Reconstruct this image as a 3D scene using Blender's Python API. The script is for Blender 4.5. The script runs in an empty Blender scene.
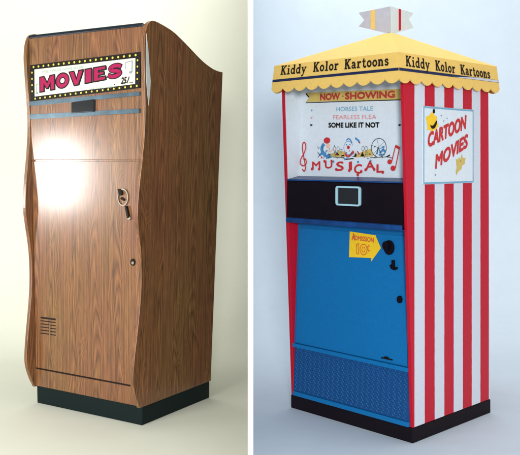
import bpy, bmesh, math, random
from mathutils import Vector
random.seed(7)
sc = bpy.context.scene
C = sc.collection
PI = math.pi

# ------------------------------------------------------------------ materials
def nodes(name):
    m = bpy.data.materials.new(name); m.use_nodes = True
    nt = m.node_tree
    return m, nt, nt.nodes, nt.links, nt.nodes['Principled BSDF']

def mat(name, col, rough=.5, spec=.5, metal=0., mottle=.06, mscale=40., bump=0., bscale=300., coat=0., col2=None):
    m, nt, N, L, P = nodes(name)
    P.inputs['Roughness'].default_value = rough
    P.inputs['Specular IOR Level'].default_value = spec
    P.inputs['Metallic'].default_value = metal
    P.inputs['Coat Weight'].default_value = coat
    tc = N.new('ShaderNodeTexCoord')
    no = N.new('ShaderNodeTexNoise'); no.inputs['Scale'].default_value = mscale; no.inputs['Detail'].default_value = 6
    no.inputs['Roughness'].default_value = .7
    L.new(tc.outputs['Object'], no.inputs['Vector'])
    rp = N.new('ShaderNodeValToRGB')
    rp.color_ramp.elements[0].position = .3; rp.color_ramp.elements[1].position = .7
    a = tuple(max(0, c*(1-mottle)) for c in col); b = col2 if col2 else tuple(min(1, c*(1+mottle)) for c in col)
    rp.color_ramp.elements[0].color = (*a, 1); rp.color_ramp.elements[1].color = (*b, 1)
    L.new(no.outputs['Fac'], rp.inputs['Fac']); L.new(rp.outputs['Color'], P.inputs['Base Color'])
    if bump:
        n2 = N.new('ShaderNodeTexNoise'); n2.inputs['Scale'].default_value = bscale; n2.inputs['Detail'].default_value = 3
        L.new(tc.outputs['Object'], n2.inputs['Vector'])
        bp = N.new('ShaderNodeBump'); bp.inputs['Strength'].default_value = bump; bp.inputs['Distance'].default_value = .002
        L.new(n2.outputs['Fac'], bp.inputs['Height']); L.new(bp.outputs['Normal'], P.inputs['Normal'])
    return m

def wood(name, dark, mid, light, rough=.24):
    m, nt, N, L, P = nodes(name)
    tc = N.new('ShaderNodeTexCoord')
    def mapped(sx, sy, sz):
        mp = N.new('ShaderNodeMapping'); mp.inputs['Scale'].default_value = (sx, sy, sz)
        L.new(tc.outputs['Object'], mp.inputs['Vector']); return mp.outputs['Vector']
    def noise(v, s, d=2., r=.5):
        n = N.new('ShaderNodeTexNoise'); n.inputs['Scale'].default_value = s; n.inputs['Detail'].default_value = d
        n.inputs['Roughness'].default_value = r; L.new(v, n.inputs['Vector']); return n.outputs['Fac']
    def math_(op, a, b=None):
        n = N.new('ShaderNodeMath'); n.operation = op
        for i, x in enumerate((a, b)):
            if x is None: continue
            if isinstance(x, (int, float)): n.inputs[i].default_value = x
            else: L.new(x, n.inputs[i])
        return n.outputs[0]
    # flat-sawn figure: nested arches in columns, bent by slow noise, apex up
    sp = N.new('ShaderNodeSeparateXYZ'); L.new(tc.outputs['Object'], sp.inputs[0])
    bend = noise(mapped(1, 1, .35), 5., 2., .5)
    t = math_('ADD', math_('ADD', sp.outputs['X'], sp.outputs['Y']), math_('MULTIPLY', bend, .16))
    per = .135
    xm = math_('SUBTRACT', math_('MODULO', math_('ADD', t, 20*per), per), per/2)
    rise = noise(mapped(1, 1, .25), 7., 2., .5)
    ph = math_('ADD', math_('MULTIPLY', sp.outputs['Z'], 7.5), math_('MULTIPLY', math_('MULTIPLY', xm, xm), 2100.))
    ph = math_('ADD', ph, math_('MULTIPLY', rise, 4.5))
    ph = math_('ADD', ph, math_('MULTIPLY', noise(mapped(1, 1, .03), 90., 2., .6), .5))
    fr = math_('FRACT', math_('ADD', ph, 40.))
    saw = math_('POWER', math_('ABSOLUTE', math_('SUBTRACT', math_('MULTIPLY', fr, 2.), 1.)), .7)
    streak = noise(mapped(1, 1, .016), 120., 4., .65)
    fine = noise(mapped(1, 1, .03), 420., 3., .7)
    v = math_('ADD', math_('MULTIPLY', saw, .30), math_('MULTIPLY', streak, 1.0))
    v = math_('ADD', v, math_('MULTIPLY', fine, .75))
    v = math_('SUBTRACT', v, .55)
    rp = N.new('ShaderNodeValToRGB'); e = rp.color_ramp.elements
    e[0].position = .22; e[0].color = (*dark, 1); e[1].position = .86; e[1].color = (*light, 1)
    k = e.new(.52); k.color = (*mid, 1)
    L.new(v, rp.inputs['Fac'])
    # slow colour drift between red and olive brown
    hv = N.new('ShaderNodeHueSaturation')
    drift = noise(mapped(1, 1, .3), 5., 3.)
    L.new(math_('ADD', math_('MULTIPLY', drift, .05), .475), hv.inputs['Hue'])
    L.new(rp.outputs['Color'], hv.inputs['Color']); L.new(hv.outputs['Color'], P.inputs['Base Color'])
    P.inputs['Roughness'].default_value = .42; P.inputs['Specular IOR Level'].default_value = .25
    P.inputs['Coat Weight'].default_value = .55; P.inputs['Coat Roughness'].default_value = .2
    n3 = noise(tc.outputs['Object'], 260., 2.)
    bp = N.new('ShaderNodeBump'); bp.inputs['Strength'].default_value = .09; bp.inputs['Distance'].default_value = .0012
    L.new(math_('ADD', n3, math_('MULTIPLY', fine, .5)), bp.inputs['Height']); L.new(bp.outputs['Normal'], P.inputs['Normal'])
    return m

def stripes(name, red, white, pitch):
    m, nt, N, L, P = nodes(name)
    tc = N.new('ShaderNodeTexCoord'); sp = N.new('ShaderNodeSeparateXYZ'); L.new(tc.outputs['Object'], sp.inputs[0])
    def math_(op, a, b=None):
        n = N.new('ShaderNodeMath'); n.operation = op
        for i, x in enumerate((a, b)):
            if x is None: continue
            if isinstance(x, (int, float)): n.inputs[i].default_value = x
            else: L.new(x, n.inputs[i])
        return n.outputs[0]
    wob = N.new('ShaderNodeTexNoise'); wob.inputs['Scale'].default_value = 25.
    L.new(tc.outputs['Object'], wob.inputs['Vector'])
    yy = math_('ADD', sp.outputs['Y'], math_('MULTIPLY', math_('SUBTRACT', wob.outputs['Fac'], .5), .003))
    odd = math_('MODULO', math_('FLOOR', math_('DIVIDE', yy, pitch)), 2.)
    w = math_('MULTIPLY', math_('LESS_THAN', odd, .5), math_('GREATER_THAN', yy, 0.))
    mx = N.new('ShaderNodeMix'); mx.data_type = 'RGBA'
    L.new(w, mx.inputs[0]); mx.inputs[6].default_value = (*red, 1); mx.inputs[7].default_value = (*white, 1)
    no = N.new('ShaderNodeTexNoise'); no.inputs['Scale'].default_value = 130.; no.inputs['Detail'].default_value = 5
    L.new(tc.outputs['Object'], no.inputs['Vector'])
    hs = N.new('ShaderNodeHueSaturation'); L.new(mx.outputs[2], hs.inputs['Color'])
    L.new(math_('ADD', math_('MULTIPLY', no.outputs['Fac'], .3), .85), hs.inputs['Value'])
    L.new(hs.outputs['Color'], P.inputs['Base Color'])
    P.inputs['Roughness'].default_value = .45; P.inputs['Specular IOR Level'].default_value = .25
    return m

M = dict(
    wood=wood('walnut_laminate', (.056, .026, .0115), (.148, .062, .0235), (.270, .124, .047)),
    plinth_black=mat('black_green_paint', (.004, .010, .010), .5, .12),
    gap=mat('dark_gap', (.010, .007, .006), .8, .2),
    trim=mat('blue_steel', (.050, .088, .115), .32, .5, .5, .5, 9.),
    dark_trim=mat('dark_blue_steel', (.006, .012, .020), .3, .3, .1, .5, 9.),
    sliver=mat('pale_metal', (.62, .66, .66), .45, .5, .3),  # panel edge glare, put into colour
    chrome=mat('chrome', (.26, .235, .20), .5, .6, 1.),
    cream_print=mat('cream_print', (.50, .50, .41), .4, .4, 0, .03),
    black_print=mat('black_print', (.008, .007, .006), .5, .12),
    glass_dark=mat('dark_glass', (.008, .009, .010), .12, .6),
    magenta=mat('magenta_print', (.25, .006, .055), .5, .15, 0, .1, 90.),
    bulb=mat('yellow_print', (.46, .37, .035), .4, .4),
    faint=mat('faint_blue_print', (.24, .32, .32), .4, .4),
    note=mat('grey_print', (.16, .20, .20), .4, .4),
    red=mat('red_paint', (.46, .006, .022), .45, .22, 0, .12, 130.),
    stripe=stripes('striped_paint', (.46, .006, .022), (.57, .60, .67), .0745),
    white=mat('white_print', (.62, .68, .73), .5, .2, 0, .05, 60.),
    liner=mat('white_liner', (.58, .64, .69), .5, .2, 0, .05, 60.),
    blue=mat('blue_paint', (.004, .130, .34), .4, .22, 0, .12, 110., .12, 420.),
    blue_light=mat('light_blue_paint', (.004, .142, .365), .4, .22, 0, .1, 110.),
    blue_dark=mat('tread_blue_paint', (.005, .060, .200), .4, .22, 0, .2, 90.),
    blue_tread=mat('tread_blue_lozenge', (.09, .28, .50), .25, .6, .2, .2, 200.),
    navy=mat('navy_paint', (.006, .014, .060), .4, .25),
    lip=mat('lip_blue_paint', (.005, .045, .17), .32, .3, 0, .6, 6.),
    kiosk_black=mat('black_paint', (.006, .003, .006), .45, .10, 0, .3, 60.),
    plinth_dark=mat('black_speckle', (.007, .004, .007), .6, .12, 0, .5, 200., .3, 200.),
    yellow=mat('yellow_vinyl', (.73, .48, .125), .55, .2, 0, .06, 50., .1, 200.),
    yellow_pale=mat('pale_yellow_print', (.55, .41, .11), .5, .4),
    yellow_arrow=mat('yellow_sticker', (.83, .52, .012), .45, .4),
    silver=mat('silver_stripe', (.62, .64, .70), .3, .5, .3),
    ink=mat('dark_brown_ink', (.016, .010, .008), .5, .12, 0, .3, 120.),
    red_ink=mat('red_ink', (.50, .026, .030), .5, .3, 0, .15, 120.),
    banner_ink=mat('banner_red_ink', (.40, .045, .035), .5, .2, 0, .4, 160.),
    pink_ink=mat('pink_ink', (.66, .26, .28), .5, .3, 0, .15, 120.),
    orange_ink=mat('orange_red_ink', (.60, .12, .03), .5, .3, 0, .15, 120.),
    blue_ink=mat('blue_ink', (.055, .22, .44), .5, .3, 0, .15, 120.),
    teal_ink=mat('teal_ink', (.16, .36, .50), .5, .3, 0, .15, 120.),
    skin=mat('peach_ink', (.74, .45, .34), .5, .3),
    cyan=mat('cyan_frame', (.36, .60, .68), .35, .5),
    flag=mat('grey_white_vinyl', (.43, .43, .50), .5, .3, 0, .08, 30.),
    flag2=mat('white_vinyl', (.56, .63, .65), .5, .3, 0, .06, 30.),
    board=mat('white_board', (.95, .95, .95), .6, .3, 0, .005),
    felt=mat('olive_grey_felt', (.14, .145, .11), .9, .1),
    felt_blue=mat('blue_grey_felt', (.62, .69, .76), .9, .1),
    cream=mat('cream_paper', (.635, .65, .555), .9, .1, 0, .02, 2.5, .1, 60.),
    pale=mat('pale_blue_paper', (.55, .63, .70), .9, .1, 0, .025, 6., .1, 60.),
)

# ------------------------------------------------------------------ helpers
W1, W2 = .665, .715
def warp_wood(u, v, z):                       # the wooden cabinet widens slightly towards its top
    a = (.017 + .055*z)/2
    return (-(u + a*(1.934*u/W1 - .838)), v, z)
def warp_fit(u, v, z):                        # the same for the fittings on its front
    s = 1 + (.0106 + .0344*z)/W1
    return (-(W1/2 + (u - W1/2)*s), v, z)
def warp_kiosk(u, v, z):
    return (-u, v, z)

class MB:
    """collects shapes given in (u = leftwards, v = backwards, z = up)"""
    def __init__(s, warp): s.bm = bmesh.new(); s.w = warp; s.layer = 0.
    def box(s, u0, u1, v0, v1, z0, z1, bev=0., seg=2):
        b = bmesh.new(); bmesh.ops.create_cube(b, size=1)
        for q in b.verts:
            q.co = Vector((u0+(q.co.x+.5)*(u1-u0), v0+(q.co.y+.5)*(v1-v0), z0+(q.co.z+.5)*(z1-z0)))
        if bev: bmesh.ops.bevel(b, geom=b.edges[:], offset=bev, segments=seg, affect='EDGES', profile=.5)
        s.take(b); return s
    def take(s, b):
        vm = [s.bm.verts.new(s.w(*q.co)) for q in b.verts]
        b.verts.index_update()
        for f in b.faces:
            try: s.bm.faces.new([vm[q.index] for q in f.verts])
            except ValueError: pass
        b.free()
    def prism(s, pts, axis, a0, a1, bev=0., seg=2):
        """pts: outline; axis 'u' -> pts are (v,z); axis 'v' -> pts are (u,z); axis 'z' -> pts are (u,v)"""
        def P(p, a): return {'u': (a, p[0], p[1]), 'v': (p[0], a, p[1]), 'z': (p[0], p[1], a)}[axis]
        b = bmesh.new()
        A = [b.verts.new(P(p, a0)) for p in pts]; B = [b.verts.new(P(p, a1)) for p in pts]
        fa = b.faces.new(A); fb = b.faces.new(B[::-1])
        n = len(pts)
        for i in range(n): b.faces.new((A[i], B[i], B[(i+1) % n], A[(i+1) % n]))
        bmesh.ops.recalc_face_normals(b, faces=b.faces[:])
        if bev:
            eds = set(fa.edges) | set(fb.edges)
            bmesh.ops.bevel(b, geom=list(eds), offset=bev, segments=seg, affect='EDGES', profile=.5)
        s.take(b); return s
    def faces(s, verts, polys):
        vm = [s.bm.verts.new(s.w(*q)) for q in verts]
        for f in polys:
            try: s.bm.faces.new([vm[i] for i in f])
            except ValueError: pass
        return s
    def build(s, name, m, parent=None, smooth=False, label=None):
        me = bpy.data.meshes.new(name)
        bmesh.ops.recalc_face_normals(s.bm, faces=s.bm.faces[:])
        s.bm.to_mesh(me); s.bm.free()
        o = bpy.data.objects.new(name, me); C.objects.link(o)
        for x in (m if isinstance(m, (list, tuple)) else [m]): me.materials.append(x)
        if parent: o.parent = parent
        if smooth:
            for p in me.polygons: p.use_smooth = True
        if label: o['label'] = label
        return o

# --- flat printed shapes laid on a face. A 'face' maps (a, b, lift) -> (u, v, z)
def front_face(v0, slope=None):               # a = u leftwards-positive, b = z
    return lambda a, b, h: (a, (v0(b) if callable(v0) else v0) - h, b)
def side_face(u0):                            # a = v (depth), b = z
    return lambda a, b, h: (u0 - h, a, b)

class Ink:
    """ribbons, discs, polygons and letters lying in a face; each stroke a hair above the last"""
    def __init__(s, mb, face, lift=.0008, step=.00004): s.mb, s.f, s.h, s.st = mb, face, lift, step
    def up(s): s.h += s.st
    def poly(s, pts):
        s.up(); s.mb.faces([s.f(a, b, s.h) for a, b in pts], [list(range(len(pts)))])
    def disc(s, a, b, r, n=14, ry=None):
        s.poly([(a+r*math.cos(2*PI*i/n), b+(ry or r)*math.sin(2*PI*i/n)) for i in range(n)])
    def ribbon(s, pts, w, closed=False):
        s.up(); n = len(pts); V = []; F = []
        for i, p in enumerate(pts):
            p0 = pts[i-1] if (i or closed) else None
            p1 = pts[(i+1) % n] if (i < n-1 or closed) else None
            d0 = Vector((p[0]-p0[0], p[1]-p0[1])).normalized() if p0 else None
            d1 = Vector((p1[0]-p[0], p1[1]-p[1])).normalized() if p1 else None
            if d0 is None: d0 = d1
            if d1 is None: d1 = d0
            t = d0+d1
            t = t.normalized() if t.length > 1e-6 else d1
            nn = Vector((-t.y, t.x)); c = max(.45, nn.dot(Vector((-d1.y, d1.x))))
            ww = w[i] if isinstance(w, (list, tuple)) else w
            V += [s.f(p[0]+nn.x*ww/2/c, p[1]+nn.y*ww/2/c, s.h), s.f(p[0]-nn.x*ww/2/c, p[1]-nn.y*ww/2/c, s.h)]
        for i in range(n if closed else n-1):
            j = (i+1) % n; F.append([2*i, 2*i+1, 2*j+1, 2*j])
        s.mb.faces(V, F)
    def text(s, body, a0, b0, a1, b1, height, offset=0., shear=0., spacing=1., bold=None):
        """built-in sans letters from (a0,b0) to (a1,b1) along the baseline, cap height given"""
        if bold is None: bold = offset*height*1.0
        V, F, w, h = glyphs(body, 0., shear, spacing)
        if bold:
            for da, db in [(bold*math.cos(q*PI/4), bold*math.sin(q*PI/4)) for q in range(8)]:
                s._lay(V, F, w, h, a0+da, b0+db, a1+da, b1+db, height)
        s._lay(V, F, w, h, a0, b0, a1, b1, height)
    def _lay(s, V, F, w, h, a0, b0, a1, b1, height):
        s.up()
        # b axis stays vertical on the face
        out = []
        for x, y in V:
            out.append(s.f(a0+(a1-a0)*x/w, b0+(b1-b0)*x/w+y/h*height, s.h))
        s.mb.faces(out, F)

_cache = {}
def glyphs(body, offset, shear, spacing):
    key = (body, offset, shear, spacing)
    if key in _cache: return _cache[key]
    cu = bpy.data.curves.new('lettering', 'FONT'); cu.body = body; cu.offset = offset; cu.shear = shear
    cu.space_character = spacing; cu.resolution_u = 3
    ob = bpy.data.objects.new('lettering', cu); C.objects.link(ob)
    dg = bpy.context.evaluated_depsgraph_get(); dg.update()
    me = bpy.data.meshes.new_from_object(ob.evaluated_get(dg))
    V = [(q.co.x, q.co.y) for q in me.vertices]; F = [list(p.vertices) for p in me.polygons]
    bpy.data.objects.remove(ob); bpy.data.curves.remove(cu); bpy.data.meshes.remove(me)
    x0 = min(x for x, y in V); x1 = max(x for x, y in V)
    r = ([(x-x0, y) for x, y in V], F, x1-x0, .69)
    _cache[key] = r; return r

def arc(cx, cy, rx, ry, a0, a1, n=10):
    return [(cx+rx*math.cos(math.radians(a0+(a1-a0)*i/n)), cy+ry*math.sin(math.radians(a0+(a1-a0)*i/n))) for i in range(n+1)]
# typewriter slab letters: (width, [(points, weight)...])
T, S = .19, .12
def stem(x, y0, y1): return ([(x, y0), (x, y1)], T)
def serif(x0, x1, y): return ([(x0, y), (x1, y)], S)
SLAB = {
 'K': (1.0, [stem(.22, 0, 1), serif(.02, .44, .95), serif(.02, .44, .05), ([(.24, .40), (.74, .92)], .15), ([(.42, .56), (.76, .08)], T), serif(.56, .96, .95), serif(.56, 1.0, .05)]),
 'i': (.58, [stem(.29, 0, .66), serif(.08, .30, .61), serif(.04, .55, .05), ([(.28, .80), (.28, .98)], .19)]),
 'd': (.84, [(arc(.36, .33, .24, .27, 30, 330, 14), .15), stem(.62, 0, 1), serif(.42, .64, .95), serif(.62, .82, .05)]),
 'y': (.82, [([(.17, .62), (.42, .1)], .17), ([(.68, .62), (.30, -.26)], .13), serif(.02, .34, .61), serif(.52, .84, .61), ([(.33, -.2), (.2, -.29), (.08, -.22)], .14)]),
 'o': (.76, [(arc(.38, .33, .26, .27, 0, 360, 18), .16)]),
 'l': (.58, [stem(.29, 0, 1), serif(.08, .30, .95), serif(.04, .55, .05)]),
 'r': (.72, [stem(.24, 0, .66), serif(.06, .24, .61), serif(.02, .48, .05), ([(.26, .42), (.40, .58), (.56, .60), (.62, .50)], .15)]),
 'a': (.78, [(arc(.32, .19, .19, .15, 0, 360, 12), .13), ([(.14, .48), (.22, .60), (.42, .60), (.54, .48), (.54, .05)], .16), serif(.54, .74, .05)]),
 't': (.66, [([(.28, .90), (.28, .14), (.38, .05), (.52, .05), (.60, .16)], .16), serif(.06, .56, .62)]),
 'n': (.86, [stem(.22, 0, .66), serif(.04, .22, .61), serif(.02, .40, .05), ([(.24, .46), (.38, .59), (.52, .59), (.64, .46), (.64, .05)], .16), serif(.48, .84, .05)]),
 's': (.70, [([(.56, .46), (.46, .59), (.26, .60), (.15, .48), (.26, .36), (.46, .30), (.56, .18), (.46, .06), (.24, .05), (.13, .18)], .14)]),
}
def slab(ink, word, a0, b0, a1, b1, cap):
    tot = sum(SLAB[c][0]+.06 for c in word)-.06
    x = 0
    for c in word:
        w, st = SLAB[c]
        for pts, wt in st:
            # shape in cap units -> face units
            kx = (a1-a0)/tot
            P = [(a0+(x+px)*kx, b0+(b1-b0)*(x+px)/tot+py*cap) for px, py in pts]
            ink.ribbon(P, wt*cap*1.12)
        x += w+.06

def tag(o, label=None, cat=None, group=None, kind=None):
    if label: o['label'] = label
    if cat: o['category'] = cat
    if group: o['group'] = group
    if kind: o['kind'] = kind
    return o
def empty(name, loc, yaw, label, cat):
    o = bpy.data.objects.new(name, None); C.objects.link(o); o.location = loc
    o.rotation_euler = (0, 0, -math.radians(yaw)); o.empty_display_size = .2
    return tag(o, label, cat)
def catmull(pts, n=6):
    out = []
    for i in range(len(pts)-1):
        p0 = pts[max(i-1, 0)]; p1 = pts[i]; p2 = pts[i+1]; p3 = pts[min(i+2, len(pts)-1)]
        for k in range(n):
            t = k/n
            out.append(tuple(.5*((2*b)+(-a+c)*t+(2*a-5*b+4*c-d)*t*t+(-a+3*b-3*c+d)*t**3) for a, b, c, d in zip(p0, p1, p2, p3)))
    out.append(pts[-1]); return out

# ------------------------------------------------------------------ setting
def sweep(name, m, xa, xb, label=None):
    prof = [(-1.5, 0), (1.5, 0), (4.9, 0)] + [(4.9+1.3*math.sin(t*PI/2/14), 1.3-1.3*math.cos(t*PI/2/14)) for t in range(1, 15)] + [(6.2, 4.2)]
    bm = bmesh.new(); rows = []
    for y, z in prof: rows.append((bm.verts.new((xa(y), y, z)), bm.verts.new((xb(y), y, z))))
    for a, b in zip(rows, rows[1:]): bm.faces.new((a[0], a[1], b[1], b[0]))
    me = bpy.data.meshes.new(name); bm.to_mesh(me); bm.free(); me.materials.append(m)
    for p in me.polygons: p.use_smooth = True
    o = bpy.data.objects.new(name, me); C.objects.link(o); o['kind'] = 'structure'; return o
K = -9.5/835
sweep('cream_backdrop', M['cream'], lambda y: -5.0, lambda y: K*y)
sweep('pale_blue_backdrop', M['pale'], lambda y: K*y, lambda y: 5.0)
mb = MB(lambda u, v, z: (u, v, z))
mb.box(-.00370, .00370, 1.2, 6.19, .0, 3.0, .0004, 1)  # added board; also keeps the light of the two bays apart
part = mb.build('partition_board', [M['board'], M['felt'], M['felt_blue']])
for p in part.data.polygons:
    if p.normal.x < -.9: p.material_index = 1  # left face darkened to cut bounce light onto the cabinet side
    elif p.normal.x > .9: p.material_index = 2
part.rotation_euler.z = math.atan(-K)
tag(part, 'thin upright board with a white front edge between the cream and pale blue backdrops', 'partition')

# ------------------------------------------------------------------ wooden movie cabinet
cab = empty('movie_cabinet', (-.5356, 3.7740, 0), 32., 'brown wood grain movie cabinet with curved side panels and a pink MOVIES sign', 'movie cabinet')
w = warp_wood
FV = -.012                                    # front plane
MB(w).box(.004, .658, .0, .522, 0, .088, .003).build('plinth', M['plinth_black'], cab)
front = catmull([(-.022, .085), (-.052, .145), (-.071, .215), (-.066, .30), (-.049, .42), (-.031, .56), (-.027, .68), (-.034, .78), (-.050, .88), (-.060, .965),
                 (-.052, 1.08), (-.033, 1.22), (-.021, 1.34), (-.022, 1.46), (-.031, 1.60), (-.036, 1.70), (-.030, 1.765)], 5)
top = catmull([(-.030, 1.765), (-.014, 1.808), (.010, 1.826), (.036, 1.829), (.064, 1.825), (.120, 1.813), (.184, 1.794), (.278, 1.750), (.372, 1.702), (.434, 1.675), (.495, 1.656), (.545, 1.648), (.582, 1.646)], 4)
prof = front + top[1:] + [(.528, .085)]
for u0, u1 in ((0, .018), (W1-.018, W1)):
    MB(w).prism(prof, 'u', u0, u1, .0022).build('side_panel', M['wood'], cab)
# shell behind the front
MB(w).box(.0182, W1-.0182, .50, .52, .09, 1.645).build('back_panel', M['wood'], cab)
tp = [(v, z-.010) for v, z in top if v > -.012] + [(.560, 1.62), (.45, 1.645), (.372, 1.672), (.278, 1.718), (.184, 1.764), (.10, 1.785), (.02, 1.795), (-.002, 1.78)]
MB(w).prism(tp, 'u', .0182, W1-.0182).build('top_panel', M['wood'], cab)
MB(w).box(.0185, W1-.0185, FV-.004, .016, 1.200, 1.812, .002).build('header_panel', M['wood'], cab)
door = MB(w).box(.0205, W1-.0205, FV-.004, .016, .1795, 1.1935, .0012, 1).build('door', M['wood'], cab)
MB(w).box(.0185, W1-.0185, FV-.004, .016, .090, .172, .0007, 1).build('kick_panel', M['wood'], cab)
MB(w).box(.0185, W1-.0185, FV+.002, .014, .1722, .1793).build('door_gap', M['gap'], cab)
MB(w).box(.0185, W1-.0185, FV+.0012, .014, 1.1937, 1.1998).build('seam', M['wood'], cab)
MB(w).box(.020, W1-.020, FV-.008, FV-.0035, 1.800, 1.816, .004, 3).build('top_trim', M['dark_trim'], cab)
# pale sliver painting the glare on the near side panel's front edge
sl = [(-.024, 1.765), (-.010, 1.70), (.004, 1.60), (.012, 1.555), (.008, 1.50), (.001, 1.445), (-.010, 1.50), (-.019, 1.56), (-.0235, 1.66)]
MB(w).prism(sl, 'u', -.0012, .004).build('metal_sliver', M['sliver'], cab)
wf = warp_fit
# sign ---------------------------------------------------------------
def tilt(z0):                                 # rows rise a little towards the right as in the print
    return lambda u: z0 + (.657-u)*0.0
def quad(mb, uL, zLt, zLb, uR, zRt, zRb, v0, v1):
    b = [(uL, zLb), (uR, zRb), (uR, zRt), (uL, zLt)]
    return mb.prism(b, 'v', v0, v1)
sv = FV-.004
sign = quad(MB(wf), .660, 1.668, 1.490, .0195, 1.686, 1.524, sv-.006, sv).build('sign', M['black_print'], cab)
sfv = sv-.006
quad(MB(wf), .632, 1.645, 1.512, .046, 1.660, 1.543, sfv-.0008, sfv-.0001).build('sign_face', M['cream_print'], sign)
ff = front_face(sfv)
bm_ = MB(wf); ik = Ink(bm_, ff, .0008)
for i in range(20):
    t = (i+.5)/20; u = .653-t*.625
    ik.disc(u, 1.657+t*.016, .0056, 10); ik.disc(u-.008, 1.5005+t*.034, .0050, 10)
for i in range(4):
    t = (i+.8)/4.8
    ik.disc(.646, 1.655-t*.148, .0050, 10); ik.disc(.033, 1.671-t*.135, .0045, 10)
bm_.build('bulb_border', M['bulb'], sign)
# MOVIES
FAT = {
 'M': [(0, 0), (0, 1), (.30, 1), (.50, .55), (.70, 1), (1, 1), (1, 0), (.72, 0), (.72, .50), (.56, .16), (.44, .16), (.28, .50), (.28, 0)],
 'V': [(.36, 0), (0, 1), (.34, 1), (.51, .42), (.68, 1), (1, 1), (.66, 0)],
 'I': [(0, 0), (0, 1), (1, 1), (1, 0)],
 'E': [(0, 0), (0, 1), (1, 1), (1, .74), (.42, .74), (.42, .63), (.86, .63), (.86, .40), (.42, .40), (.42, .27), (1, .27), (1, 0)],
}
o1, o2 = MB(wf), MB(wf)
ik1, ik2, ik3 = Ink(o1, ff, .0012), Ink(o2, ff, .0020), Ink(o1, ff, .0028)
for ch, ua, ub in (('M', .598, .506), ('O', .498, .418), ('V', .418, .334), ('I', .324, .286), ('E', .276, .206), ('S', .198, .112)):
    def mp(p):
        u = ua+(ub-ua)*p[0]; t = (.598-u)/.486
        zb = 1.531+t*.050; zt = 1.605+t*.038
        return (u, zb+(zt-zb)*p[1])
    if ch in FAT:
        P = [mp(p) for p in FAT[ch]]
        ik2.poly(P); ik3.ribbon(P, .0055, True); ik1.poly([(p[0]-.005, p[1]-.003) for p in P])
    elif ch == 'O':
        a_, b_ = arc(.5, .5, .5, .52, 0, 360, 24)[:-1], arc(.5, .5, .20, .20, 0, 360, 24)[:-1]
        mid = [mp(((p[0]+q[0])/2, (p[1]+q[1])/2)) for p, q in zip(a_, b_)]
        ik2.ribbon(mid, .0235, True)
        ik3.ribbon([mp(p) for p in a_], .0055, True); ik3.ribbon([mp(p) for p in b_], .0045, True)
    else:
        mid = [mp(p) for p in catmull([(.88, .74), (.70, .86), (.40, .86), (.20, .72), (.34, .56), (.68, .46), (.82, .30), (.62, .14), (.30, .13), (.08, .28)], 4)]
        ik2.ribbon(mid, .0165)
        ext = lambda p, q: (p[0]+(p[0]-q[0])*.0045/math.dist(p, q), p[1]+(p[1]-q[1])*.0045/math.dist(p, q))
        ik1.ribbon([ext(mid[0], mid[1])]+mid+[ext(mid[-1], mid[-2])], .0255)
o1.build('lettering_outline', M['black_print'], sign); o2.build('lettering', M['magenta'], sign)
m1 = MB(wf); ik = Ink(m1, ff, .0012)
ik.text('HOLLYWOOD HOME SHOW', .582, 1.624, .335, 1.631, .013, .03)
ik.text('YOUR FAVORITE', .300, 1.529, .215, 1.531, .009, .0); ik.text('SUBJECTS', .200, 1.533, .150, 1.534, .009, .0)
m1.build('small_print', M['faint'], sign)
m1 = MB(wf); ik = Ink(m1, ff, .0012)
ik.text('25', .122, 1.547, .092, 1.549, .028, .06, .25); ik.ribbon([(.089, 1.548), (.077, 1.578)], .005)
ik.ribbon([(.096, 1.552), (.088, 1.550)], .003); ik.ribbon([(.080, 1.549), (.055, 1.551)], .0025); ik.disc(.157, 1.546, .0025, 8)
m1.build('price', M['black_print'], sign)
m1 = MB(wf); ik = Ink(m1, ff, .0011)
ik.ribbon([(.100, 1.642), (.062, 1.648)], .004); ik.ribbon([(.062, 1.649), (.063, 1.598)], .006); ik.disc(.070, 1.597, .009, 10, .006)
ik.ribbon([(.098, 1.642), (.097, 1.612)], .003)
ik.ribbon([(.622, 1.570), (.621, 1.530)], .004); ik.ribbon([(.622, 1.570), (.594, 1.573)], .003); ik.disc(.616, 1.528, .008, 10, .005)
m1.build('music_note', M['note'], sign)
# two blue steel strips and the viewing slot
quad(MB(wf), .664, 1.4885, 1.4665, .0195, 1.5065, 1.490, sv-.010, sv).build('trim_strip', M['trim'], cab)
quad(MB(wf), .664, 1.424, 1.4015, .0195, 1.431, 1.4115, sv-.010, sv).build('trim_strip', M['trim'], cab)
hood = quad(MB(wf), .398, 1.4735, 1.4205, .270, 1.483, 1.4235, sv-.016, sv-.0005).build('viewer_hood', M['dark_trim'], cab)
quad(MB(wf), .394, 1.4730, 1.4255, .273, 1.482, 1.4290, sv-.018, sv-.0162).build('viewer_window', M['glass_dark'], hood)
# door furniture
dv = FV-.004
def ring(mb, cu, cz, rx, rz, v0, v1, inner=.0, n=24, tilt_=0.):
    pts = lambda k: [(cu+k*rx*math.cos(2*PI*i/n)+tilt_*k*rz*math.sin(2*PI*i/n), cz+k*rz*math.sin(2*PI*i/n)) for i in range(n)]
    if not inner: return mb.prism(pts(1), 'v', v0, v1, min(.0015, abs(v1-v0)*.3))
    o, i_ = pts(1), pts(inner)
    V = [(p[0], v0, p[1]) for p in o]+[(p[0], v0, p[1]) for p in i_]+[(p[0], v1, p[1]) for p in o]+[(p[0], v1, p[1]) for p in i_]
    F = []
    for k in range(n):
        j = (k+1) % n
        F += [[k, j, n+j, n+k], [2*n+k, 2*n+j, j, k], [n+k, n+j, 3*n+j, 3*n+k], [2*n+j, 2*n+k, 3*n+k, 3*n+j]]
    return mb.faces(V, F)
cp = ring(MB(wf), .108, 1.030, .030, .040, dv-.006, dv, .86).build('coin_plate', M['chrome'], door)
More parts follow.
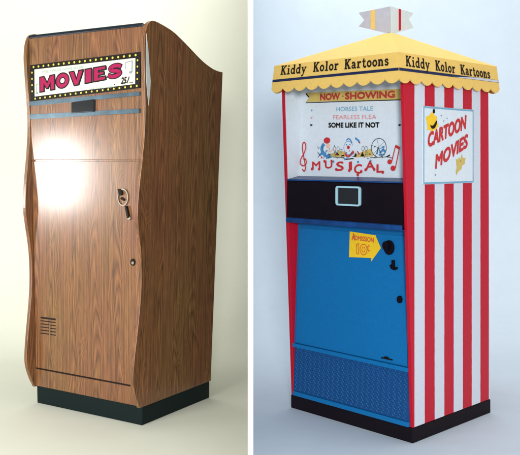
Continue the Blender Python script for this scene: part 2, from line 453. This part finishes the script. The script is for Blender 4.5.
m1 = MB(wf); ring(m1, .119, 1.050, .010, .012, dv-.012, dv); m1.prism([(.134, 1.068), (.118, 1.066), (.126, 1.046)], 'v', dv-.011, dv)
m1.prism([(.120, 1.022), (.102, 1.014), (.098, 1.021), (.116, 1.031)], 'v', dv-.008, dv); m1.build('coin_slot', M['gap'], door)
m1 = MB(wf); m1.prism([(.092, .990), (.082, .992), (.068, .940), (.078, .936)], 'v', dv-.014, dv, .002); m1.build('coin_return', M['black_print'], door)
m1 = MB(wf); m1.prism([(.082, .941), (.064, .944), (.062, .932), (.076, .927)], 'v', dv-.009, dv, .001); m1.build('return_cup', M['chrome'], door)
lk = ring(MB(wf), .050, .738, .013, .016, dv-.006, dv).build('lock', M['gap'], door)
ring(MB(wf), .047, .735, .007, .007, dv-.009, dv-.006).build('lock_core', M['chrome'], lk)
m1 = MB(wf)
for i in range(6):
    z = .428-i*.0152
    th = .0085 if i == 0 else .0048
    for ua, ub in ((.616, .516),) if i in (0, 1) else ((.616, .560), (.552, .516)):
        m1.prism([(ua, z-th/2), (ub, z-th/2+.001), (ub, z+th/2+.001), (ua, z+th/2)], 'v', dv-.0006, dv+.0005)
m1.build('vent', M['gap'], door)

# ------------------------------------------------------------------ kiosk
kio = empty('movie_kiosk', (.6551, 3.5406, 0), 46., 'red and white striped movie kiosk with blue door and scalloped yellow roof', 'movie kiosk')
k = warp_kiosk
MB(k).box(0, W2, -.012, .612, 0, .064, .003).build('plinth', M['plinth_dark'], kio)
def fe(z): return -.006-.046*z                # front edge of the side panels leans forward going up
sp = [(fe(.066), .066), (fe(1.64), 1.64), (.592, 1.64), (.605, .066)]
for u0, u1, outer in ((0, .018, True), (W2-.018, W2, True)):
    o = MB(k).prism(sp, 'u', u0, u1, .002).build('side_panel', [M['red'], M['stripe']], kio)
    for p in o.data.polygons:
        big = abs(p.normal.x) > .9
        if big and ((u0 == 0 and p.normal.x > 0) or (u0 > 0 and p.normal.x < 0)): p.material_index = 1
MB(k).box(.0185, W2-.0185, .57, .588, .066, 1.63).build('back_panel', M['red'], kio)
# marquee in its white recess
mq = MB(k).box(.0187, W2-.0187, .030, .040, 1.118, 1.635).build('marquee', M['white'], kio)
m1 = MB(k)
for ua, ub in ((.0182, .0200), (W2-.0200, W2-.0182)):
    m1 = MB(k); m1.prism([(fe(1.11)+.004, 1.1095), (fe(1.6)+.004, 1.60), (.0292, 1.60), (.0292, 1.1235)], 'u', ua, ub)
    m1.build('recess_liner', M['liner'], mq)
mf = front_face(.030)
m1 = MB(k); ik = Ink(m1, mf, .0006)
zl, zr = 1.495, 1.481
ik.poly([(.655, 1.524), (.120, 1.510), (.040, 1.508), (.056, 1.486), (.040, 1.462), (.655, 1.480), (.632, 1.502)])
m1.build('banner', M['yellow_pale'], mq)
m1 = MB(k); ik = Ink(m1, mf, .0014)
ik.text('NOW', .560, 1.485, .440, 1.482, .028, .09); ik.text('SHOWING', .405, 1.481, .125, 1.474, .028, .09)
ik.disc(.420, 1.495, .004, 8)
m1.build('banner_lettering', M['banner_ink'], mq)
m1 = MB(k); ik = Ink(m1, mf, .0012)
ik.ribbon([(.655, 1.522), (.634, 1.502)], .006); ik.ribbon([(.655, 1.4765), (.400, 1.470), (.038, 1.460)], .004)
ik.ribbon([(.058, 1.486), (.040, 1.505)], .006); ik.ribbon([(.085, 1.494), (.066, 1.500)], .006)
ik.text('SOME LIKE IT NOT', .508, 1.353, .210, 1.345, .0215, .075)
ik.poly([(.624, 1.374), (.608, 1.368), (.624, 1.360)])
ik.poly([(.104, 1.358), (.088, 1.352), (.104, 1.346)])
m1.build('black_lettering', M['black_print'], mq)
m1 = MB(k); ik = Ink(m1, mf, .0012)
ik.text('HORSES TALE', .460, 1.427, .245, 1.421, .0200, .012); ik.disc(.616, 1.438, .0055, 8); m1.build('blue_lettering', M['teal_ink'], mq)
m1 = MB(k); ik = Ink(m1, mf, .0012)
ik.text('FEARLESS FLEA', .480, 1.390, .226, 1.383, .0195, .010); ik.poly([(.622, 1.408), (.609, 1.402), (.622, 1.396)]); m1.build('pink_lettering', M['pink_ink'], mq)
# MUSICAL in jumping letters, clef and notes
m1 = MB(k); ik = Ink(m1, mf, .0012)
for ch, u, z, hh, ww in (('M', .612, 1.155, .036, .050), ('U', .530, 1.160, .036, .044), ('S', .460, 1.150, .040, .044), ('I', .383, 1.152, .038, .016), ('C', .352, 1.138, .040, .044), ('A', .286, 1.155, .038, .052), ('L', .222, 1.144, .036, .036)):
    ik.text(ch, u, z, u-ww, z+.003, hh, .045)
for u, z in ((.612, 1.157), (.566, 1.157), (.532, 1.194), (.488, 1.194), (.459, 1.156), (.380, 1.152), (.310, 1.148), (.285, 1.156), (.236, 1.158), (.188, 1.146), (.330, 1.132)): ik.disc(u, z, .0075, 9)
clef = catmull([(.716, 1.160), (.706, 1.150), (.699, 1.166), (.705, 1.205), (.715, 1.255), (.713, 1.283), (.703, 1.288), (.697, 1.268), (.706, 1.238), (.722, 1.212), (.726, 1.188), (.712, 1.176), (.696, 1.186), (.697, 1.206), (.710, 1.208)], 4)
clef = [((p[0]-.71)*1.25+.668, p[1]-.004) for p in clef]
ik.ribbon(clef, .0065)
ik.disc(.150, 1.192, .013, 12, .011); ik.disc(.132, 1.164, .014, 12, .012)
ik.ribbon([(.139, 1.194), (.118, 1.262)], .005); ik.ribbon([(.119, 1.166), (.098, 1.250)], .005); ik.ribbon([(.120, 1.262), (.096, 1.250)], .012)
m1.build('musical_lettering', M['red_ink'], mq)
# little printed fairground scene: seated figure, clown face, ferris wheel
m1 = MB(k); ik = Ink(m1, mf, .0010)
ik.poly([(.500, 1.228), (.440, 1.244), (.395, 1.236), (.395, 1.214), (.500, 1.214)]); ik.poly([(.345, 1.226), (.255, 1.252), (.245, 1.216), (.345, 1.212)])
m1.build('printed_ground', M['yellow_pale'], mq)
m1 = MB(k); ik = Ink(m1, mf, .0013)
ik.disc(.519, 1.292, .021, 14, .015); ik.disc(.388, 1.258, .009, 12, .009)
ik.ribbon(catmull([(.408, 1.232), (.392, 1.216), (.370, 1.226), (.356, 1.240)], 4), .010); ik.ribbon([(.336, 1.240), (.322, 1.226)], .006)
ik.ribbon([(.556, 1.216), (.548, 1.209)], .007); ik.ribbon([(.330, 1.284), (.318, 1.276)], .006)
for q in range(10):
    u = random.uniform(.25, .55); z = random.uniform(1.206, 1.248); a = random.uniform(0, PI)
    ik.ribbon([(u, z), (u+.008*math.cos(a), z+.006*math.sin(a))], random.uniform(.003, .005))
m1.build('printed_red_shapes', M['red_ink'], mq)
m1 = MB(k); ik = Ink(m1, mf, .0016)
ik.ribbon(catmull([(.536, 1.276), (.549, 1.262), (.550, 1.246), (.540, 1.230), (.524, 1.226)], 4), .018)
ik.ribbon([(.566, 1.222), (.545, 1.236), (.530, 1.216)], .012); ik.ribbon([(.532, 1.218), (.502, 1.224), (.498, 1.214), (.524, 1.210)], .010)
ik.ribbon(catmull([(.400, 1.290), (.386, 1.298), (.372, 1.288), (.366, 1.276)], 4), .006); ik.ribbon([(.418, 1.214), (.408, 1.202), (.398, 1.206)], .006)
ik.ribbon(arc(.388, 1.256, .027, .031, 200, 520, 20), .0022); ik.disc(.398, 1.270, .0035, 8); ik.disc(.378, 1.271, .0035, 8)
ik.ribbon([(.347, 1.300), (.330, 1.290), (.322, 1.282)], .009)
ik.ribbon([(.222, 1.226), (.216, 1.254)], .008); ik.ribbon([(.206, 1.232), (.186, 1.246), (.176, 1.234)], .010); ik.ribbon([(.196, 1.254), (.180, 1.260)], .008)
ik.ribbon([(.212, 1.222), (.178, 1.226)], .007)
for u in (.478, .330, .258): ik.disc(u, 1.190+random.uniform(-.002, .008), .006, 9)
for q in range(16):
    u = random.uniform(.24, .56); z = random.uniform(1.206, 1.250); a = random.uniform(0, PI)
    ik.ribbon([(u, z), (u+.010*math.cos(a), z+.008*math.sin(a))], random.uniform(.003, .006))
m1.build('printed_blue_shapes', M['blue_ink'], mq)
m1 = MB(k); ik = Ink(m1, mf, .0017)
ik.poly([(.470, 1.222), (.456, 1.236), (.440, 1.222)]); ik.poly([(.366, 1.214), (.350, 1.222), (.342, 1.236), (.338, 1.216)]); ik.poly([(.318, 1.216), (.306, 1.236), (.292, 1.218)])
ik.ribbon([(.430, 1.218), (.412, 1.222)], .006); ik.ribbon([(.402, 1.203), (.356, 1.207)], .005); ik.ribbon([(.480, 1.214), (.420, 1.211)], .003)
ik.ribbon(arc(.212, 1.254, .042, .042, 0, 360, 26), .0028)
for j in range(6):
    ik.ribbon([(.212, 1.254), (.212+.041*math.cos(j*PI/3+.3), 1.254+.041*math.sin(j*PI/3+.3))], .0012)
ik.ribbon([(.212, 1.254), (.236, 1.208)], .002); ik.ribbon([(.212, 1.254), (.190, 1.208)], .002)
ik.ribbon([(.262, 1.210), (.170, 1.214), (.132, 1.208)], .0025); ik.ribbon([(.168, 1.214), (.150, 1.222)], .006); ik.ribbon([(.572, 1.236), (.566, 1.222), (.576, 1.212)], .003)
for q in range(26):
    u = random.uniform(.22, .58); z = random.uniform(1.204, 1.262); a = random.uniform(0, PI)
    ik.ribbon([(u, z), (u+.012*math.cos(a), z+.010*math.sin(a))], random.uniform(.0012, .0030))
for u in (.470, .448, .300, .282): ik.ribbon(arc(u, 1.252, .008, .010, 0, 360, 10), .0014); ik.ribbon([(u, 1.242), (u+.003, 1.220)], .002)
m1.build('printed_black_shapes', M['ink'], mq)
m1 = MB(k); ik = Ink(m1, mf, .0015)
ik.disc(.512, 1.266, .012, 12, .012); ik.ribbon([(.520, 1.244), (.494, 1.240), (.480, 1.254)], .006)
m1.build('printed_skin_shapes', M['skin'], mq)
# black viewing band with its blue ledge and lip
band = MB(k).prism([(-.060, .922), (-.058, 1.098), (-.050, 1.106), (.030, 1.117), (.030, .905), (-.050, .905)], 'u', .0185, W2-.0185).build('viewer_band', M['kiosk_black'], kio)
MB(k).prism([(-.0615, 1.102), (-.0600, 1.1085), (.0295, 1.1225), (.0295, 1.1175), (-.050, 1.1065), (-.0585, 1.102)], 'u', .0186, W2-.0186).build('ledge', M['lip'], band)
MB(k).prism([(-.0625, .902), (-.0660, .906), (-.0660, .9225), (-.0615, .9255), (-.0605, .9045), (.0, .9045), (.0, .902)], 'u', .0186, W2-.0186).build('lip', M['lip'], band)
def rrect(u0, u1, z0, z1, r, n=5):
    P = []
    for cu, cz, a in ((u1-r, z1-r, 0), (u0+r, z1-r, 90), (u0+r, z0+r, 180), (u1-r, z0+r, 270)):
        P += [(cu+r*math.cos(math.radians(a+90*i/n)), cz+r*math.sin(math.radians(a+90*i/n))) for i in range(n+1)]
    return P
def frame(mb, u0, u1, z0, z1, r, wd, v0, v1):
    o, i_ = rrect(u0, u1, z0, z1, r), rrect(u0+wd, u1-wd, z0+wd, z1-wd, max(r-wd, .002)); n = len(o)
    V = [(p[0], v0, p[1]) for p in o]+[(p[0], v0, p[1]) for p in i_]+[(p[0], v1, p[1]) for p in o]+[(p[0], v1, p[1]) for p in i_]; F = []
    for a in range(n):
        j = (a+1) % n
        F += [[a, j, n+j, n+a], [2*n+a, 2*n+j, j, a], [n+a, n+j, 3*n+j, 3*n+a], [2*n+j, 2*n+a, 3*n+a, 3*n+j]]
    return mb.faces(V, F)
fr_ = frame(MB(k), .241, .381, .996, 1.083, .012, .0075, -.070, -.0585).build('viewer_frame', M['cyan'], band)
MB(k).prism(rrect(.2487, .3733, 1.0037, 1.0753, .006), 'v', -.0615, -.0560).build('viewer_window', M['glass_dark'], fr_)
# door: plane leans outwards towards the bottom
def dpl(z): return .020-.028*(.90-z)/.60
MB(k).prism([(dpl(.905), .9012), (dpl(.318), .318), (dpl(.318)+.02, .318), (dpl(.905)+.02, .9012)], 'u', .0186, W2-.0186).build('door_frame', M['blue'], kio)
kd = MB(k).prism([(dpl(.872)-.005, .872), (dpl(.322)-.005, .322), (dpl(.322)-.0004, .322), (dpl(.872)-.0004, .872)], 'u', .030, W2-.030, .0012).build('door', M['blue_light'], kio)
MB(k).prism([(dpl(.317)-.012, .317), (dpl(.30)-.013, .300), (dpl(.30)+.01, .300), (dpl(.317)+.01, .317)], 'u', .0187, W2-.0187).build('door_sill', M['blue_light'], kio)
df = front_face(lambda z: dpl(z)-.005)
m1 = MB(k); ik = Ink(m1, df, .0012)
ik.poly([(.366, .874), (.366, .757), (.237, .764), (.238, .748), (.186, .812), (.216, .862), (.216, .866)])
o = m1.build('price_arrow', M['yellow_arrow'], kd)
m1 = MB(k); ik = Ink(m1, df, .0020)
ik.text('ADMISSION', .352, .838, .226, .834, .020, .05)
ik.text('A', .352, .836, .331, .836, .030, .05)
# 10 c as outlined figures
ik.ribbon([(.322, .819), (.310, .823), (.309, .776), (.321, .776), (.321, .806), (.322, .819)], .0035, True)
ik.ribbon(arc(.282, .798, .020, .024, 0, 360, 18), .0035); ik.ribbon(arc(.282, .798, .009, .012, 0, 360, 14), .003)
ik.ribbon(arc(.252, .806, .009, .011, -130, 130, 10), .0035); ik.ribbon([(.252, .824), (.252, .788)], .0025)
m1.build('price_lettering', M['orange_ink'], o)
def knob(cu, cz, r, v0, dep): return ring(MB(k), cu, cz, r, r, v0-dep, v0)
kp = ring(MB(k), .138, .818, .026, .032, dpl(.82)-.016, dpl(.82)-.005, tilt_=.0).build('coin_plate', M['kiosk_black'], kd)
m1 = MB(k); ring(m1, .147, .826, .017, .020, dpl(.82)-.026, dpl(.82)-.016); m1.build('coin_knob', M['kiosk_black'], kp)
m1 = MB(k); m1.prism([(.117, .766), (.108, .766), (.105, .728), (.114, .728)], 'v', dpl(.75)-.020, dpl(.75)-.004, .002)
m1.prism([(.131, .742), (.124, .726), (.104, .722), (.090, .731), (.094, .738), (.106, .733), (.118, .736), (.125, .746)], 'v', dpl(.75)-.014, dpl(.75)-.004, .001)
m1.build('coin_return', M['kiosk_black'], kd)
ring(MB(k), .074, .600, .012, .016, dpl(.6)-.016, dpl(.6)-.004).build('lock', M['kiosk_black'], kd)
m1 = MB(k); m1.prism([(.166, .339), (.106, .339), (.106, .3335), (.166, .3335)], 'v', dpl(.34)-.009, dpl(.34)-.004); m1.prism([(.150, .3395), (.126, .3395), (.128, .345), (.148, .345)], 'v', dpl(.34)-.008, dpl(.34)-.004)
m1.build('maker_badge', M['black_print'], kd)
# tread plate
def tpl(z): return -.004-.010*(.30-z)/.22
tr = MB(k).prism([(tpl(.299), .2995), (tpl(.088), .088), (tpl(.088)+.02, .088), (tpl(.299)+.02, .2995)], 'u', .0187, W2-.0187).build('tread_plate', M['blue_dark'], kio)
m1 = MB(k)
for r in range(20):
    for c_ in range(46):
        u = .030+c_*.0145+(.00725 if r % 2 else 0); z = .098+r*.0101
        if u > W2-.026: continue
        a = 1 if (r+c_) % 2 else -1
        d = (.0058, .0042*a); q = (.0017*-a, .0022)
        P = [(u-d[0], z-d[1]), (u+q[0], z-q[1]), (u+d[0], z+d[1]), (u-q[0], z+q[1])]
        V = [(p[0], tpl(p[1])-.0003, p[1]) for p in P]+[(u, tpl(z)-.0030, z)]
        m1.faces(V, [[0, 1, 4], [1, 2, 4], [2, 3, 4], [3, 0, 4]])
m1.build('tread_pattern', M['blue_tread'], tr)
MB(k).box(.0187, W2-.0187, -.019, .010, .0655, .0865, .002).build('tread_edge', M['blue_light'], kio)
# poster on the near side
po = MB(k).box(-.0050, -.0004, .055, .455, 1.095, 1.432, .0008, 1).build('poster', M['white'], kio)
pf = side_face(-.0050)
m1 = MB(k); ik = Ink(m1, pf, .0006)
ik.ribbon([(.060, 1.100), (.450, 1.100), (.450, 1.427), (.060, 1.427)], .0075, True); m1.build('poster_frame', M['teal_ink'], po)
m1 = MB(k); ik = Ink(m1, pf, .0012)
ik.text('CARTOON', .092, 1.256, .390, 1.346, .058, .065, .12); ik.text('MOVIES', .146, 1.163, .402, 1.262, .056, .065, .12)
m1.build('poster_lettering', M['red_ink'], po)
m1 = MB(k); ik = Ink(m1, pf, .0010)
ik.poly([(.074, 1.385), (.100, 1.392), (.122, 1.410), (.142, 1.392), (.158, 1.390), (.158, 1.366), (.172, 1.350), (.152, 1.336), (.120, 1.322), (.096, 1.332), (.082, 1.326), (.086, 1.350)])
m1.build('poster_star', M['yellow_arrow'], po)
m1 = MB(k); ik = Ink(m1, pf, .0010)
S2 = [(.300, 1.208), (.318, 1.206), (.330, 1.216), (.346, 1.208), (.356, 1.238), (.366, 1.214), (.392, 1.214), (.384, 1.184), (.360, 1.176), (.352, 1.156), (.330, 1.150), (.304, 1.128), (.300, 1.146), (.308, 1.166)]
ik.poly([(.345+(p[0]-.345)*.86, 1.170+(p[1]-1.170)*.9) for p in S2])
m1.build('poster_star', M['yellow_pale'], po)
m1 = MB(k); ik = Ink(m1, pf, .0016)
ik.poly(catmull([(.104, 1.352), (.128, 1.350), (.152, 1.372), (.158, 1.364), (.142, 1.340), (.118, 1.336), (.104, 1.352)], 3)[:-1]); ik.disc(.134, 1.412, .009, 8, .011)
for u, z in ((.19, 1.395), (.145, 1.135), (.345, 1.195), (.235, 1.385), (.21, 1.372)): ik.disc(u, z, .003, 7)
m1.build('poster_mouth', M['black_print'], po)
# roof
RU0, RU1, RV0, RV1, RZ0, RZ1 = -.024, .724, -.140, .658, 1.519, 1.646
IN = .012
A = (.345, .285, 1.803)
def roof_pts(): return [(RU0+IN, RV0+IN, RZ1), (RU1-IN, RV0+IN, RZ1), (RU1-IN, RV1-IN, RZ1), (RU0+IN, RV1-IN, RZ1)]
m1 = MB(k); R = roof_pts()
tipw = .020
T4 = [(A[0]-tipw, A[1]-tipw, A[2]), (A[0]+tipw, A[1]-tipw, A[2]), (A[0]+tipw, A[1]+tipw, A[2]), (A[0]-tipw, A[1]+tipw, A[2])]
m1.faces(R+T4+[(p[0], p[1], p[2]-.01) for p in R], [[0, 1, 5, 4], [1, 2, 6, 5], [2, 3, 7, 6], [3, 0, 4, 7], [4, 5, 6, 7], [8, 9, 10, 11]])
roof = m1.build('roof', M['yellow'], kio)
def valance(face_of, length, n):
    """scalloped strip: face_of(t in 0..length, z, h) -> (u,v,z)"""
    m = MB(k); sc_ = length/n
    top_, bot = [], []
    for i in range(n):
        for j in range(8):
            t = (i+j/8)*sc_; bot.append((t, RZ0-.0+.018-.020*math.sin(PI*j/8)**.8 if j else RZ0+.018))
    bot.append((length, RZ0+.018))
    V = []; F = []
    for t, zb in bot:
        V += [face_of(t, RZ1, 0), face_of(t, zb, 0), face_of(t, RZ1, -.006), face_of(t, zb, -.006)]
    for i in range(len(bot)-1):
        a, b = 4*i, 4*i+4
        F += [[a, a+1, b+1, b], [a+2, b+2, b+3, a+3], [a+1, a+3, b+3, b+1], [a, b, b+2, a+2]]
    return m.faces(V, F)
def slant(z): return IN*(z-RZ0)/(RZ1-RZ0)      # leans in towards the roof
Lf, Ls = RU1-RU0, RV1-RV0
def ends(t, L, z): s_ = slant(z); return s_+t*(L-2*s_)/L
f_front = lambda t, z, h: (RU1-ends(t, Lf, z), RV0+slant(z)-h, z)
f_back = lambda t, z, h: (RU0+ends(t, Lf, z), RV1-slant(z)+h, z)
f_right = lambda t, z, h: (RU0+slant(z)-h, RV0+ends(t, Ls, z), z)
f_left = lambda t, z, h: (RU1-slant(z)+h, RV1-ends(t, Ls, z), z)
for f_, L_, front_ in ((f_front, Lf, 1), (f_right, Ls, 2), (f_left, Ls, 0), (f_back, Lf, 0)):
    va = valance(f_, L_, 10).build('valance', M['yellow'], roof)
    m1 = MB(k); ik = Ink(m1, f_, .0008)
    ik.ribbon([(.001, 1.5745), (L_-.001, 1.5745)], .0120); m1.build('valance_stripe', M['navy'], kio)
    s_ob = C.objects[-1]; s_ob.parent = roof
    if front_ == 2:
        m1 = MB(k); ik = Ink(m1, f_, .0012)
        ik.poly([(.400, 1.5695), (L_-.001, 1.5695), (L_-.001, 1.5795), (.600, 1.5795)]); m1.build('valance_highlight_stripe', M['silver'], roof)  # tapered silver strip laid over the navy stripe
    if front_:
        m1 = MB(k); ik = Ink(m1, f_, .0010)
        if front_ == 1:
            for wd, a0, a1, b in (('Kiddy', .050, .218, 1.600), ('Kolor', .262, .418, 1.5985), ('Kartoons', .452, .700, 1.596)): slab(ik, wd, a0, b, a1, b-.002, .043)
        else:
            for wd, a0, a1, b in (('Kiddy', .048, .222, 1.591), ('Kolor', .266, .424, 1.589), ('Kartoons', .466, .722, 1.586)): slab(ik, wd, a0, b, a1, b-.003, .044)
        m1.build('valance_lettering', M['ink'], roof)
# folded pennant on the roof top
fl = MB(k)
th = .003
za, zb = 1.808, 1.930
def wing(mb, P, axis):
    if axis == 'u': mb.prism(P, 'v', A[1]-.012-th, A[1]-.012)
    else: mb.prism(P, 'u', A[0]-.012-th, A[0]-.012)
flag = MB(k).prism([(A[0]-.012, za), (A[0]-.012, zb), (A[0]+.180, zb-.006), (A[0]+.145, zb-.046), (A[0]+.180, zb-.074), (A[0]+.020, za)], 'v', A[1]-.012-th, A[1]-.012).build('flag', M['flag'], kio)
MB(k).prism([(A[0]+.078, za+.020), (A[0]+.078, zb-.0035), (A[0]+.103, zb-.0043), (A[0]+.103, za+.0285)], 'v', A[1]-.012-th-.0012, A[1]-.012-th-.0002).build('flag_stripe', M['yellow'], flag)
MB(k).prism([(A[1]-.012, za), (A[1]-.012, zb), (A[1]+.170, zb-.010), (A[1]+.130, zb-.044), (A[1]+.170, zb-.082), (A[1]+.030, za)], 'u', A[0]-.0125-th, A[0]-.0125).build('flag_wing', M['flag2'], flag)
MB(k).prism([(A[1]+.048, za+.012), (A[1]+.048, zb-.0035), (A[1]+.066, zb-.0045), (A[1]+.066, za+.018)], 'u', A[0]-.0125-th-.0012, A[0]-.0125-th-.0002).build('flag_stripe', M['red'], flag)
MB(k).box(A[0]-.016, A[0]+.012, A[1]-.010, A[1]+.012, 1.79, 1.90, .002).build('flag_post', M['flag2'], flag)

# ------------------------------------------------------------------ light
wd = bpy.data.worlds.new('World'); sc.world = wd; wd.use_nodes = True
bg = wd.node_tree.nodes['Background']; bg.inputs['Color'].default_value = (1, 1, 1, 1); bg.inputs['Strength'].default_value = .48
def area(name, loc, target, size, power, col=(1, 1, 1), size_y=None, spread=180):
    l = bpy.data.lights.new(name, 'AREA'); l.energy = power; l.color = col; l.size = size
    l.shape = 'RECTANGLE' if size_y else 'DISK'
    if size_y: l.size_y = size_y
    l.spread = math.radians(spread)
    o = bpy.data.objects.new(name, l); C.objects.link(o); o.location = loc
    o.rotation_euler = (Vector(target)-Vector(loc)).to_track_quat('-Z', 'Y').to_euler()
    return o
area('glare_lamp', (-3.89, 3.38, 1.09), (-.96, 4.03, 1.13), .30, 2.5, (1, .99, .96), .56, 40)
area('left_softbox', (-2.9, .4, 1.35), (-1.0, 4.2, .7), 2.4, 180, (1, .98, .94))
area('right_softbox', (.17, -3.4, 1.8), (.8, 4.4, 1.1), 1.1, 430, (1, 1, 1))
area('right_top_lamp', (.8, 4.1, 4.6), (.8, 4.1, 0), 2.2, 85, (1, 1, 1))  # overhead fill added to brighten the kiosk's floor and roof
area('left_top_lamp', (-1.1, 4.3, 4.6), (-1.1, 4.3, 0), 2.0, 62, (1, .98, .94))  # fill added above the cabinet to lift the dark floor

# ------------------------------------------------------------------ camera
cd = bpy.data.cameras.new('Camera'); cam = bpy.data.objects.new('Camera', cd); C.objects.link(cam)
cam.location = (0, 0, 1.2); cam.rotation_euler = (PI/2, 0, 0)
cd.sensor_width = 36; cd.lens = 36*835/520; cd.shift_y = -67.5/520; cd.clip_end = 100; cd.clip_start = .05
sc.camera = cam
vs = sc.view_settings; vs.view_transform = 'Standard'; vs.look = 'None'; vs.exposure = 0; vs.gamma = 1
